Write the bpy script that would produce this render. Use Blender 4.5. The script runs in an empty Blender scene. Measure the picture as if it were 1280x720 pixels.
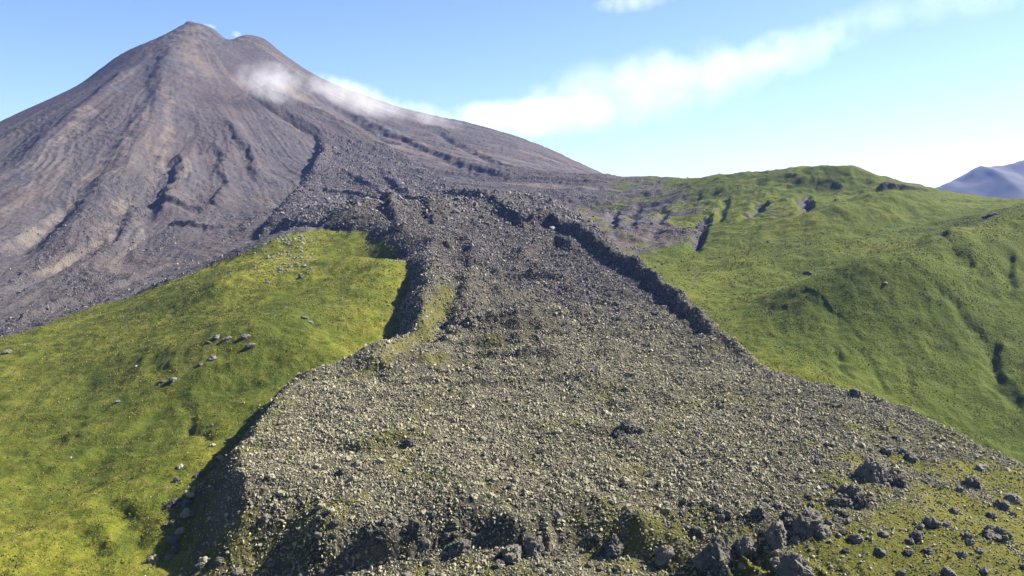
import bpy, bmesh, math, random
import numpy as np
from mathutils import Vector

random.seed(7)
rng = np.random.default_rng(11)
sc = bpy.context.scene
COL = sc.collection

# ------------------------------------------------------------------ camera numbers
F = 1108.0                    # focal length in photo pixels (1280 wide)
PITCH = math.atan(120.0 / F)  # horizon near row 240
CAMZ = 150.0                  # height of the camera above the sea
cP, sP = math.cos(PITCH), math.sin(PITCH)


def ray(u, v):
    a, b = (u - 640.0) / F, (360.0 - v) / F
    return np.array((a, cP + b * sP, -sP + b * cP))


def pt(u, v, Y):
    d = ray(u, v)
    d = d / d[1] * Y
    return (d[0], d[1], d[2] + CAMZ)


# ------------------------------------------------------------------ noise
PERM = np.random.default_rng(3).permutation(256).astype(np.int32)
ANG = np.random.default_rng(4).random(256) * 2 * np.pi
GX, GY = np.cos(ANG), np.sin(ANG)
RND = np.random.default_rng(5).random((4, 256))


def _h(ix, iy, s):
    return PERM[(PERM[(PERM[(ix + s * 37) & 255] + iy) & 255] + s) & 255]


def perlin(x, y, s=0):
    fx, fy = np.floor(x), np.floor(y)
    ix, iy = fx.astype(np.int32), fy.astype(np.int32)
    dx, dy = x - fx, y - fy
    u = dx * dx * dx * (dx * (dx * 6 - 15) + 10)
    w = dy * dy * dy * (dy * (dy * 6 - 15) + 10)

    def g(i, j, ax, ay):
        k = _h(i, j, s)
        return GX[k] * ax + GY[k] * ay
    a = g(ix, iy, dx, dy)
    b = g(ix + 1, iy, dx - 1, dy)
    c = g(ix, iy + 1, dx, dy - 1)
    d = g(ix + 1, iy + 1, dx - 1, dy - 1)
    e = a + u * (b - a)
    f = c + u * (d - c)
    return (e + w * (f - e)) * 1.5


def fbm(x, y, o=5, s=0, gain=.5):
    r = np.zeros_like(x)
    a = 1.0
    for i in range(o):
        r += a * perlin(x, y, s + i)
        x, y = x * 2.03 + 17.3, y * 2.03 + 5.1
        a *= gain
    return r


def ridged(x, y, o=4, s=0, gain=.5):
    r = np.zeros_like(x)
    a = 1.0
    for i in range(o):
        r += a * (1 - 2 * np.abs(perlin(x, y, s + i)))
        x, y = x * 2.03 + 7.3, y * 2.03 + 15.1
        a *= gain
    return r


def worley(x, y, s=0):
    fx, fy = np.floor(x), np.floor(y)
    ix, iy = fx.astype(np.int32), fy.astype(np.int32)
    best = np.full(x.shape, 9.0)
    ident = np.zeros(x.shape)
    for i in (-1, 0, 1):
        for j in (-1, 0, 1):
            k = _h(ix + i, iy + j, s)
            px = fx + i + RND[0][k]
            py = fy + j + RND[1][k]
            d = (px - x) ** 2 + (py - y) ** 2
            m = d < best
            best = np.where(m, d, best)
            ident = np.where(m, RND[2][k], ident)
    return np.sqrt(best), ident


def sstep(a, b, x):
    t = np.clip((x - a) / (b - a), 0, 1)
    return t * t * (3 - 2 * t)


# ------------------------------------------------------------------ thin plate surface through known points
class Surface:
    def __init__(self, pts, smooth=1e-4):
        P = np.array(pts, float)
        self.p = P[:, :2] / 1000.0
        z = P[:, 2]
        n = len(z)
        d2 = ((self.p[:, None] - self.p[None]) ** 2).sum(-1)
        K = 0.5 * d2 * np.log(d2 + 1e-12) + np.eye(n) * smooth * 0.01
        Q = np.c_[np.ones(n), self.p]
        A = np.block([[K, Q], [Q.T, np.zeros((3, 3))]])
        s = np.linalg.solve(A, np.r_[z, 0, 0, 0])
        self.w, self.c = s[:n], s[n:]

    def __call__(self, x, y):
        x, y = np.asarray(x, float) / 1000.0, np.asarray(y, float) / 1000.0
        r = self.c[0] + self.c[1] * x + self.c[2] * y
        for (px, py), w in zip(self.p, self.w):
            d2 = (x - px) ** 2 + (y - py) ** 2
            r = r + w * 0.5 * d2 * np.log(d2 + 1e-12)
        return r


# ---- the old ground: volcano cone, left hill, right hills, valley
G = []
g = lambda u, v, Y: G.append(pt(u, v, Y))
# lower left valley and the left hill
for a in [(0, 720, 255), (120, 720, 252), (-250, 720, 258), (0, 650, 297), (-250, 600, 350), (100, 600, 352), (236, 700, 258), (246, 620, 300),
          (0, 560, 390), (180, 540, 388), (298, 550, 355), (0, 500, 468), (120, 480, 465), (-300, 480, 490), (350, 500, 396),
          (250, 455, 440), (300, 410, 480), (380, 440, 440), (430, 468, 418), (470, 440, 432), (503, 390, 500),
          (512, 355, 560), (506, 325, 618), (486, 304, 670), (458, 296, 705), (400, 292, 730), (440, 320, 618), (472, 335, 574), (345, 297, 745), (300, 350, 590), (420, 350, 580),
          (200, 400, 560), (330, 311, 780), (200, 357, 740), (100, 393, 720), (0, 425, 690), (-250, 450, 690)]:
    g(*a)
# cone: profile by radius, wider towards the right
APX, APY = pt(237, 32, 2200)[:2]
PR = [0, 130, 250, 500, 750, 1000, 1250, 1420]
PZ = [410, 350, 277, 160, 55, -28, -72, -98]
for r in (250, 500, 750, 1000, 1250):
    for deg in (-90, -120, -150, -60, -30, -10, 10, 45, 90, 135, 165):
        k = 1.0
        if -60 <= deg <= 45:
            k = 1.03
        if deg in (-10, -30, 10):
            continue
        if deg == -60 and r > 900:
            continue
        if deg == -150:
            k = 1.28 if r < 900 else 1.12
        if deg == -120:
            k = 1.22 if r < 900 else 1.05
        if deg == -150 and r > 1100:
            continue
        zz = np.interp(r * k, PR, PZ)
        if deg > 0:
            zz -= 70 + r * .22
        G.append((APX + r * math.cos(math.radians(deg)), APY + r * math.sin(math.radians(deg)), zz + CAMZ))
for a in [(237, 30, 2200), (205, 46, 2170), (150, 78, 2180), (75, 138, 2180), (0, 186, 2180), (-120, 232, 2180), (-300, 280, 2150),
          (275, 40, 2210), (310, 47, 2225), (345, 62, 2210), (385, 90, 2210), (450, 118, 2200), (520, 140, 2180), (580, 155, 2160),
          (290, 52, 2140), (330, 62, 2140), (385, 98, 2110), (450, 128, 2080), (520, 152, 2060),
          (640, 172, 2130), (700, 195, 2080), (740, 213, 2020), (770, 226, 1960)]:
    g(*a)
# ridge on the right and the valley in front of it
for a in [(800, 228, 1500), (850, 225, 1350), (900, 220, 1200), (980, 215, 1090), (1060, 211, 1030), (1110, 222, 1040), (1175, 239, 1040),
          (790, 262, 1150), (850, 270, 1000), (940, 255, 960), (1000, 248, 930), (1100, 245, 930), (740, 275, 1000),
          (830, 325, 760), (880, 335, 720), (880, 300, 820), (960, 290, 790),
          (860, 352, 640), (900, 385, 580), (922, 418, 520), (990, 330, 690),
          (1090, 254, 830), (1040, 275, 790), (1180, 255, 860), (1250, 262, 800), (1050, 320, 690), (1150, 285, 760),
          # near right hill
          (945, 400, 535), (1000, 362, 560), (1060, 340, 560), (1120, 334, 550), (1180, 300, 600), (1230, 285, 640), (1280, 262, 660), (1400, 235, 640),
          (960, 455, 470), (1050, 420, 502), (1150, 400, 512), (1280, 380, 530), (1400, 370, 530),
          (1000, 490, 440), (1100, 500, 442), (1280, 480, 462), (1200, 570, 405), (1300, 600, 395), (1450, 560, 400), (1450, 700, 340)]:
    g(*a)
# hidden ground behind crests and off to the sides (metres)
for x, y, z in [(420, 1350, 120), (560, 1500, 110), (300, 1900, 130), (560, 1050, 135), (700, 900, 150), (800, 1300, 120),
                (-900, 700, 40), (-900, 300, 40), (500, 300, 70), (700, 500, 140), (0, 0, 5), (0, 120, 12), (-300, 0, 20), (300, 0, 20), (300, 180, 28), (-150, 150, 36),
                (0, 220, 44), (-60, 300, 46), (0, 350, 52), (100, 300, 40), (60, 450, 60), (-60, 450, 62), (0, 600, 85), (0, 800, 108), (0, 1000, 128), (-200, 900, 100), (180, 700, 95),
                (160, 560, 76), (-100, 650, 90), (150, 420, 50), (200, 330, 34), (240, 260, 26), (150, 640, 80), (200, 625, 84), (262, 630, 90), (325, 700, 112), (380, 730, 128), (300, 900, 138), (360, 1000, 150)]:
    G.append((x, y, z))
ground = Surface(G)

# ---- top of the young lava flow
L = []
f = lambda u, v, Y: L.append(pt(u, v, Y))
for a in [(300, 640, 255), (390, 655, 246), (480, 655, 245), (640, 640, 251), (800, 640, 254), (320, 570, 290), (350, 503, 345), (430, 468, 386),
          (480, 560, 295), (640, 560, 297), (480, 604, 268), (640, 600, 272), (800, 600, 276), (640, 653, 244.5), (480, 664, 239.5), (800, 653, 247), (400, 662, 242), (640, 500, 350), (500, 490, 355), (800, 560, 300), (800, 490, 360),
          (640, 440, 425), (560, 440, 425), (760, 440, 428), (640, 405, 480), (620, 385, 515), (720, 370, 550), (640, 340, 620), (700, 330, 650), (780, 380, 535),
          (600, 300, 720), (690, 300, 725), (520, 410, 448), (533, 360, 500), (496, 407, 432), (540, 316, 580), (532, 294, 655), (492, 282, 700), (450, 258, 755), (400, 240, 800), (345, 240, 810), (458, 442, 400), (560, 388, 492), (575, 345, 590), (572, 312, 680), (850, 410, 475), (880, 440, 432), (930, 455, 412), (640, 280, 790),
          (985, 478, 383), (1070, 488, 371), (1020, 540, 318), (1150, 540, 326), (1215, 577, 305), (1280, 615, 285), (1350, 660, 262),
          (960, 600, 274), (1100, 600, 280), (1000, 650, 249), (1150, 650, 251), (1280, 690, 240), (900, 640, 253),
          (640, 720, 241), (480, 730, 237.5), (350, 720, 241), (800, 720, 241), (900, 720, 233), (1000, 720, 227), (1150, 720, 227), (1300, 760, 214),
          (640, 830, 222), (400, 830, 222), (900, 830, 205), (1200, 850, 196)]:
    f(*a)
flowtop = Surface(L)


def march(u, v, S, y0=200.0, y1=2600.0):
    d = ray(u, v)
    d = d / d[1]
    ys = np.geomspace(y0, y1, 1600)
    diff = d[2] * ys + CAMZ - S(d[0] * ys, ys)
    k = np.nonzero((diff[:-1] > 0) & (diff[1:] <= 0))[0]
    if len(k) == 0:
        i = int(np.argmin(np.abs(diff)))
        return d[0] * ys[i], ys[i]
    i = k[0]
    t = diff[i] / (diff[i] - diff[i + 1])
    y = ys[i] + t * (ys[i + 1] - ys[i])
    return d[0] * y, y


def line(S, *uv, y0=200.0):
    return [march(u, v, S, y0) for u, v in uv]


# outline of the flow on the old ground
edge = line(ground, (236, 705), (250, 620), (300, 550), (350, 500), (430, 468), (470, 440), (496, 400), (509, 370), (514, 343), (509, 326), (494, 310), (475, 300),
            (456, 294), (400, 289), (345, 295), (320, 300), (345, 265), (372, 235), (396, 190), (392, 172), (345, 145), (310, 122), (285, 126))
edge += line(ground, (330, 108), (420, 150), (470, 175), (520, 205), (580, 235), (640, 255), (690, 268), (732, 290), (768, 314), (813, 349), (856, 390), y0=560)
edge += [(121, 490), (126, 440), (133, 406), (158, 384), (182, 350), (196, 320), (214, 280), (225, 240), (230, 160), (120, 150), (-60, 150), (-95, 200)]
EDGE = np.array(edge)


def seg_iter(poly):
    for i in range(len(poly) - 1):
        yield poly[i], poly[i + 1]


def polydist(x, y, poly):
    """distance to an open line, which side of it (+ = left of travel), position along it 0..1"""
    P = np.array(poly, float)
    ln = np.r_[0, np.cumsum(np.hypot(*(P[1:] - P[:-1]).T))]
    best = np.full(x.shape, 1e9)
    side = np.zeros(x.shape)
    along = np.zeros(x.shape)
    for i in range(len(P) - 1):
        a, b = P[i], P[i + 1]
        d = b - a
        L2 = d @ d + 1e-9
        t = np.clip(((x - a[0]) * d[0] + (y - a[1]) * d[1]) / L2, 0, 1)
        q = np.hypot(x - a[0] - t * d[0], y - a[1] - t * d[1])
        s = np.sign(d[0] * (y - a[1]) - d[1] * (x - a[0]))
        m = q < best
        best = np.where(m, q, best)
        side = np.where(m, s, side)
        along = np.where(m, (ln[i] + t * math.sqrt(L2)) / ln[-1], along)
    return best, side, along


def inside(x, y, poly):
    c = np.zeros(x.shape, bool)
    P = np.array(poly)
    j = len(P) - 1
    for i in range(len(P)):
        xi, yi, xj, yj = P[i][0], P[i][1], P[j][0], P[j][1]
        if yi != yj:
            c ^= ((yi > y) != (yj > y)) & (x < (xj - xi) * (y - yi) / (yj - yi) + xi)
        j = i
    return c


# ------------------------------------------------------------------ the terrain grid (fine where the photo looks)
th = np.r_[np.linspace(-0.95, -0.60, 36)[:-1], np.linspace(-0.60, 0.60, 1150), np.linspace(0.60, 0.95, 36)[1:]]
rr = np.r_[np.linspace(40, 190, 40)[:-1], np.geomspace(190, 2500, 1180), np.geomspace(2500, 7400, 50)[1:]]
NT, NR = len(th), len(rr)
TH, RR = np.meshgrid(th, rr)
X, Y = RR * np.sin(TH), RR * np.cos(TH)

wx = X + 6 * perlin(X / 40, Y / 40, 20) + 2.0 * perlin(X / 11, Y / 11, 21)
wy = Y + 6 * perlin(X / 40, Y / 40, 22) + 2.0 * perlin(X / 11, Y / 11, 23)
far_s = np.clip(RR / 900, .35, 2.4)
vx = X + far_s * (4 * perlin(X / 90, Y / 90, 25) + 3 * perlin(X / 19, Y / 19, 26))
vy = Y + far_s * (4 * perlin(X / 90, Y / 90, 27) + 3 * perlin(X / 19, Y / 19, 28))

ZG = ground(X, Y)
back = sstep(2500, 4200, RR)
ZG = ZG * (1 - back) + 20 * back
ZG = np.maximum(ZG, 2.0)
cone_r = np.hypot(X - APX, Y - APY)


def add_line(Z, poly, H, wl, wr, xx, yy, taper=.12, mask=None, rag=False):
    """a ridge (H>0) or gully (H<0) along poly; wl / wr = widths left and right of travel"""
    P = np.array(poly)
    w = max(wl, wr) + 25 + 12 * (P[:, 1].max() / 900)
    box = (X > P[:, 0].min() - w) & (X < P[:, 0].max() + w) & (Y > P[:, 1].min() - w) & (Y < P[:, 1].max() + w)
    if not box.any():
        return None
    d, s, t = polydist(xx[box], yy[box], poly)
    wd = np.where(s > 0, wl, wr)
    p = np.clip(1 - d / wd, 0, 1)
    p = p * p * (3 - 2 * p)
    p *= sstep(0, taper, t) * sstep(0, taper, 1 - t) if taper > 0 else 1
    if rag:
        p = p * np.clip(.95 + rag * fbm(X[box] / 34, Y[box] / 34, 3, 77), .45, 1.2)
    Z[box] += H * p
    if mask is not None:
        mask[box] = np.maximum(mask[box], p)
    return box


gl = lambda *uv, **k: line(ground, *uv, **k)
tan = np.zeros_like(X)
dark = np.zeros_like(X)
# --- the cone: ribs, gullies and old lobes
add_line(ZG, gl((215, 48), (207, 90), (203, 125), (190, 148), (165, 190), (135, 235), (105, 275), (60, 330)), 12.4, 70, 42, vx, vy)
add_line(ZG, gl((282, 150), (300, 175), (318, 205), (320, 230)), 5.58, 30, 14, vx, vy)
add_line(ZG, gl((234, 192), (226, 215), (212, 245), (200, 275)), 12.4, 45, 20, vx, vy)
add_line(ZG, gl((262, 172), (275, 195), (285, 230), (270, 262)), 6.2, 35, 16, vx, vy)
add_line(ZG, gl((160, 85), (120, 125), (75, 165), (20, 205)), 7.44, 40, 30, vx, vy)
add_line(ZG, gl((95, 255), (60, 285), (10, 318)), -5.58, 22, 22, vx, vy)
add_line(ZG, gl((130, 300), (80, 330), (20, 362)), -4.96, 16, 18, vx, vy)
add_line(ZG, gl((175, 255), (160, 290), (135, 315)), 5.58, 22, 14, vx, vy)
add_line(ZG, gl((195, 250), (215, 258), (245, 262), (275, 260)), 7.44, 20, 12, vx, vy, mask=dark)
add_line(ZG, gl((210, 275), (260, 285), (300, 280)), 4.34, 15, 10, vx, vy, mask=dark)
add_line(ZG, gl((110, 370), (70, 385), (20, 405)), 4.34, 18, 10, vx, vy)
add_line(ZG, gl((230, 320), (170, 345), (80, 380), (0, 415)), 3.72, 9, 12, vx, vy)
# right flank stripes
add_line(ZG, gl((430, 130), (520, 180), (600, 215), (650, 224)), 9, 30, 20, vx, vy)
add_line(ZG, gl((350, 80), (430, 140), (500, 185)), -7, 25, 25, vx, vy)
add_line(ZG, gl((540, 160), (600, 195), (660, 216)), -7, 18, 26, vx, vy)
# summit knob
kx, ky = pt(332, 52, 2225)[:2]
ZG += 12 * np.exp(-((X - kx) ** 2 + (Y - ky) ** 2) / 30 ** 2)
kx, ky = pt(290, 46, 2215)[:2]
ZG -= 24 * np.exp(-((X - kx) ** 2 / 24 ** 2 + (Y - ky) ** 2 / 60 ** 2))
kx, ky = pt(236, 30, 2200)[:2]
ZG += 5 * np.exp(-((X - kx) ** 2 + (Y - ky) ** 2) / 14 ** 2)
# tan scree streaks (loose paler gravel, a colour of its own)
for w_, ln in [(30, ((150, 185), (125, 215), (98, 255), (50, 285), (0, 320))), (24, ((160, 245), (145, 275), (132, 300), (95, 318), (25, 352))),
               (20, ((205, 100), (213, 150), (205, 200), (180, 240))), (35, ((330, 90), (420, 145), (520, 190), (590, 215))),
               (14, ((728, 255), (733, 275), (722, 295))), (60, ((236, 30), (240, 60), (262, 110))), (30, ((120, 130), (80, 175), (30, 225)))]:
    P = gl(*ln)
    b = (np.abs(X) < 1600) & (Y < 2400) & (Y > 500)
    d, s, t = polydist(vx[b], vy[b], P)
    tan[b] = np.maximum(tan[b], np.exp(-(d / (w_ * .7)) ** 2) * np.clip(.75 + .9 * fbm(X[b] / 40, Y[b] / 40, 4, 78), 0, 1) * sstep(0, .1, t) * sstep(0, .15, 1 - t))
# --- right ridge and hills: gullies with a steep side away from the sun
rockg = np.zeros_like(X)
for H, wl, wr, ln in [(-13, 22, 8, ((883, 268), (879, 290), (870, 322))), (-12, 20, 8, ((772, 262), (766, 280), (760, 292))),
                      (-15, 22, 9, ((955, 250), (945, 268), (930, 280))), (-13, 18, 8, ((1004, 238), (1008, 255), (1012, 268))),
                      (-6, 14, 9, ((830, 255), (826, 285), (815, 310))), (-6, 14, 9, ((800, 250), (793, 275), (785, 300))),
                      (-6, 12, 8, ((910, 240), (905, 262), (895, 285))),
                      (-5, 13, 6, ((1262, 308), (1258, 340), (1262, 378))), (-5, 11, 6, ((1238, 412), (1246, 445), (1256, 482), (1285, 525))),
                      (-6, 14, 7, ((1195, 292), (1180, 305), (1160, 312))), (-5, 14, 8, ((1185, 318), (1200, 332), (1222, 338))),
                      (-3, 9, 6, ((1150, 360), (1190, 380), (1215, 410), (1238, 440))), (-1.6, 6, 4, ((1070, 430), (1095, 460), (1120, 500))),
                      (-1.5, 6, 4, ((1120, 440), (1135, 470), (1160, 510))), (-2, 8, 5, ((1040, 430), (1050, 455), (1075, 480)))]:
    add_line(ZG, gl(*ln), H * .62, wr, wl * .75, wx, wy, .25, rockg if H < -10 else None)
add_line(ZG, gl((1090, 238), (1130, 238), (1172, 241)), 6, 10, 6, wx, wy, .2, rockg)
# --- crests of the near right hill and of the mound behind it
add_line(ZG, [pt(*a)[:2] for a in ((945, 400, 535), (1000, 362, 556), (1060, 340, 558), (1120, 334, 560), (1180, 302, 600), (1235, 284, 640), (1320, 250, 665))], 6, 34, 60, wx, wy, .3)
add_line(ZG, [pt(*a)[:2] for a in ((1000, 300, 770), (1035, 276, 795), (1090, 255, 832), (1140, 257, 848), (1190, 260, 862))], 8, 40, 75, wx, wy, .35)
# --- left hill creases
for H, w_, ln in [(-1.8, 9, ((196, 440), (202, 462), (212, 478))), (-1.2, 5, ((212, 488), (240, 515), (262, 545), (290, 556))),
                  (-2.0, 8, ((150, 610), (165, 660), (178, 700))), (1.6, 10, ((40, 610), (110, 575), (180, 520))),
                  (-1.5, 10, ((0, 640), (60, 660), (130, 700))), (2.0, 14, ((70, 560), (140, 530), (200, 500)))]:
    add_line(ZG, gl(*ln), H, w_, w_, wx, wy, .2)

# ---- cover of the ground: grass (1) or scree (0)
scree = gl((-260, 468), (0, 425), (100, 393), (200, 357), (330, 311), (350, 300), (400, 290), (470, 294), (520, 300))
scree_poly = scree + [pt(560, 300, 800)[:2]] + gl((640, 285), (720, 275), y0=600) + gl((718, 258), (742, 240), (762, 229), y0=700) + [(225, 1900), (330, 4500), (-9000, 4500), (-9000, 700)]
sin_ = inside(wx, wy, scree_poly)
sd, _, _ = polydist(wx, wy, scree_poly + scree_poly[:1])
sd = np.where(sin_, -sd, sd)
grass = sstep(-14, 10, sd + 7 * fbm(X / 18, Y / 18, 4, 31))
# worn rocky faces on the right ridge
ridge_zone = sstep(690, 900, Y) * sstep(-20, 120, X)
worn = sstep(.1, .75, fbm(X / 60, Y / 60, 5, 35) + .35 * ridge_zone + .35 * sstep(.26, .12, X / Y)) * ridge_zone * sstep(420, 180, X + .25 * (Y - 900))
grass *= 1 - .6 * worn
grass *= 1 - .44 * sstep(.25, .13, X / np.maximum(Y, 1)) * sstep(690, 800, Y) * sstep(-40, 40, X)      # thin, brownish turf under the cone
grass *= 1 - .85 * sstep(.25, .8, rockg + .3 * fbm(X / 8, Y / 8, 3, 39))

# ---- roughness of the ground
cx, cy = X - APX, Y - APY
ang = np.arctan2(cy, cx)
dark = np.maximum(dark, .75 * sstep(.05, .6, fbm((ang + .04 * perlin(X / 170, Y / 170, 43)) * 11, cone_r / 420, 4, 90)) * (1 - grass) * sstep(150, 600, cone_r))
gdet = (2.6 * fbm(X / 100, Y / 80, 2, 38) * (X < 40) + 1.9 * fbm(X / 45, Y / 45, 4, 40) + .8 * fbm(X / 16, Y / 11, 4, 42) + .32 * fbm(X / 5, Y / 5, 4, 41)) * grass
cx, cy = X - APX, Y - APY
ang = np.arctan2(cy, cx)
aw = ang + .035 * perlin(X / 170, Y / 170, 43)
sn = fbm((np.arctan2(Y - APY, X - APX) + .03 * perlin(X / 150, Y / 150, 43)) * 24, np.hypot(X - APX, Y - APY) / 520, 5, 92, .62)
tan = np.maximum(tan, .85 * sstep(.15, .9, sn) * (1 - grass) * (1 - dark))
dark = np.maximum(dark, .7 * sstep(-.25, -.9, sn) * (1 - grass) * sstep(150, 400, cone_r))
streak = .8 * fbm(aw * 7, cone_r / 700, 3, 44, .5) + .5 * fbm(aw * 30, cone_r / 260, 3, 45, .55) * sstep(150, 700, cone_r)
sfade = (.25 + .75 * sstep(100, 700, cone_r)) * (1 - grass)
smt = sstep(300, 60, cone_r)
rdet = (2.6 * streak + 9 * fbm(aw * 5, cone_r / 900, 2, 57) * sstep(150, 700, cone_r) + 6.0 * smt * ridged(X / 30, Y / 30, 4, 55) + .9 * fbm(aw * 70, cone_r / 200, 3, 49, .6) * sstep(250, 800, cone_r) + 1.6 * fbm(X / 60, Y / 60, 4, 46) + (.5 + 1.2 * dark) * ridged(X / 17, Y / 17, 3, 47)) * sfade + (1 - grass) * (.5 + .9 * dark) * fbm(X / 8, Y / 8, 3, 48)
ZG += gdet + rdet
ridge_bumps = ridge_zone * (5 * ridged(X / 70, Y / 55, 4, 52) + 2 * fbm(X / 18, Y / 18, 3, 53)) * sstep(1500, 1100, Y) * sstep(600, 350, X)
ZG += ridge_bumps * .55 - ridge_zone * 1.5

# ------------------------------------------------------------------ the flow on top of it
ex, ey = X + .45 * (wx - X), Y + .45 * (wy - Y)
fin = inside(ex, ey, EDGE)
fd, _, _ = polydist(ex, ey, np.r_[EDGE, EDGE[:1]])
fd = np.where(fin, fd, -fd)
upper = sstep(740, 900, Y)
ZF = flowtop(X, Y)
ZF = np.where(Y < 900, ZF, 0) * (1 - upper) + (ZG + 13 + 8 * sstep(1300, 800, Y)) * upper
fl = lambda *uv, **k: line(flowtop, *uv, **k)
fl2 = lambda *uv, **k: line(lambda x, y: ground(x, y) + 22, *uv, **k)
# levees, scarps and pressure ridges
ex_, ey_ = X + .4 * (wx - X), Y + .4 * (wy - Y)
lev_l = fl2((345, 245), (400, 232), (455, 245), (510, 270), y0=500)
add_line(ZF, fl2((360, 235), (410, 228), (470, 248), (500, 262), y0=500) + fl((530, 288), (539, 318), (532, 360), (496, 406), (470, 430)), 2.5, 9, 8, wx, wy, .06, rag=.4)
# inner scarp: the channel floor lies lower left of it
add_line(ZF, fl2((500, 262), (540, 278), y0=500) + fl((580, 310), (600, 338), (592, 368), (574, 396)), 8, 26, 10, wx, wy, .2, rag=.3)
add_line(ZF, fl((560, 400), (620, 403), (680, 399), (750, 392)), 5.5, 14, 6, wx, wy, .12, rag=.5)
add_line(ZF, fl((560, 352), (552, 385), (515, 425), (470, 452)), -5, 14, 10, wx, wy, .15)
HOOK = fl2((474, 190), (484, 214), (503, 228), (558, 243), (622, 259), (652, 271), (700, 288), y0=600)
add_line(ZF, HOOK, 5.5, 20, 9, ex_, ey_, .25, rag=.3)
RL = fl2((600, 254), (622, 259), (648, 270), y0=600) + fl((689, 281), (720, 296), (752, 318), (800, 346), (845, 378), (885, 412), (925, 442), (960, 468))
add_line(ZF, RL, 10, 18, 7, ex_, ey_, .22, rag=.3)
add_line(ZF, fl((640, 330), (675, 312), (700, 306), (722, 318)), 7, 16, 7, wx, wy, .2)
for H, ln in [(4.5, ((560, 405), (600, 416), (660, 414), (720, 404))), (3.5, ((540, 422), (600, 432), (680, 428))), (3, ((575, 368), (630, 372), (690, 362))),
              (3, ((600, 350), (660, 348), (720, 350))), (2.4, ((470, 452), (560, 452), (650, 446), (740, 440))), (2, ((480, 480), (600, 478), (720, 470))),
              (3, ((400, 262), (440, 258), (490, 272))), (1.2, ((700, 545), (780, 540), (850, 528))), (2.2, ((430, 560), (500, 545), (560, 540)))]:
    add_line(ZF, fl(*ln), H * 1.5, 10, 5.5, wx, wy, .2, rag=.5)
for H, ln in [(3.5, ((400, 200), (440, 215), (500, 240), (580, 262))), (14, ((288, 122), (318, 124), (352, 147), (394, 171), (404, 188), (384, 212)))]:
    add_line(ZF, fl2(*ln, y0=700), H * .8, 22, 10, vx, vy, .2, rag=.4)

ex_, ey_ = X + .4 * (wx - X), Y + .4 * (wy - Y)
for H, ln in [(4.5, ((398, 196), (428, 206), (472, 226), (520, 250), (560, 275), (588, 302))), (6, ((352, 236), (405, 228), (455, 238), (505, 264), (538, 290))),
              (3, ((520, 236), (570, 262), (620, 288), (660, 316), (690, 345))), (2.5, ((600, 262), (650, 286), (694, 318), (735, 352))),
              (5, ((340, 150), (375, 185), (372, 212), (350, 240)))]:
    add_line(ZF, fl2(*ln, y0=600), H * 1.15, 17, 7, ex_, ey_, .2, rag=.2)

front = sstep(251, 233, Y + .12 * np.abs(X - 10) - 6 * perlin(X / 18, Y / 60, 60)) * sstep(-120, -85, X) * sstep(105, 50, X)
ribs = ridged(X / 13 + 1.1 * perlin(X / 24, Y / 30, 61) + .35 * perlin(X / 7, Y / 9, 63), Y / 45, 3, 62, .55)
ribs = ribs * (.5 + .7 * sstep(-.5, .5, perlin(X / 31, Y / 80, 66))) + .35 * fbm(X / 4, Y / 4, 3, 67)
ZF += front * (5.6 * ribs - 2.6)
lum = 3.0 * fbm(X / 40, Y / 40, 3, 64) + 1.3 * fbm(X / 12, Y / 12, 3, 65)
w1, i1 = worley(X / 3.0, Y / 3.0, 70)
w2, i2 = worley(X / 7.5, Y / 7.5, 71)
near = sstep(620, 380, Y)
blk = (1.5 * (.55 - w1) * (.4 + i1)) * (1 - .55 * near) + 2.2 * (.6 - w2) * i2 ** 2 * (1 - .4 * near)
lum *= .6 + .4 * sstep(300, 420, Y) - .45 * sstep(560, 700, Y)
SH = fl((880, 790), (925, 715), (965, 688), (1040, 652), (1090, 618), (1140, 592), (1190, 570), (1240, 585)) + [(190, 330), (400, 330), (400, 150), (40, 150)]
rsd, _, _ = polydist(wx, wy, SH + SH[:1])
rsd = np.where(inside(wx, wy, SH), rsd, -rsd)
right_slope = sstep(-16, 14, rsd)      # grassy shoulder with loose boulders
ZF += lum * (1 - .5 * right_slope) + blk * (1 - .75 * right_slope)
scw = 21 - 5 * sstep(420, 360, Y) * (X < 0) + 2 * sstep(500, 900, Y) + 30 * sstep(570, 660, Y) * sstep(900, 830, Y) * (X < -40) - 3 * sstep(60, 110, X) * sstep(300, 450, Y)
pf = np.clip(fd / scw, 0, 1)
lowleft = sstep(470, 400, Y) * (X < 0)
prof = 1 - (1 - pf) ** (1.7 - .6 * lowleft)
thick = np.maximum(ZF - ZG, 1.5)
Z = ZG + np.where(fd > 0, thick * prof, 0)
flow = sstep(-1, 3, fd + 2.5 * perlin(X / 5, Y / 5, 74))
flow_lower = flow * (1 - sstep(950, 1250, Y))

moss = np.zeros_like(X)
mz, _, _ = polydist(wx, wy, fl((560, 362), (530, 400), (490, 440), (440, 475)))
moss = np.maximum(moss, .9 * np.exp(-(mz / 7) ** 2))
moss = np.maximum(moss, sstep(-.1, .9, fbm(X / 26, Y / 26, 5, 80) - .002 * (Y - 420)) * .6 * sstep(640, 430, Y))
moss = np.maximum(moss, front * sstep(.9, -.2, ribs) * .9)
scarp_l = sstep(24, 6, fd) * sstep(480, 330, Y) * (X < 0)
moss = np.maximum(moss, scarp_l * sstep(-.3, .5, fbm(X / 9, Y / 9, 4, 83)))
fgrass = sstep(-20, 22, rsd + 26 * fbm(X / 16, Y / 16, 5, 81))
fgrass = np.maximum(fgrass, front * sstep(232, 222, Y) * .8)
trk, _, _ = polydist(wx, wy, fl((1238, 668), (1252, 684), (1268, 702), (1292, 728)))
fgrass *= 1 - .95 * np.exp(-(trk / 1.6) ** 2)
grass_all = np.clip(np.where(flow > .5, fgrass, grass), 0, 1)
dark = np.maximum(dark, flow * sstep(430, 760, Y) * .9)

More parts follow.
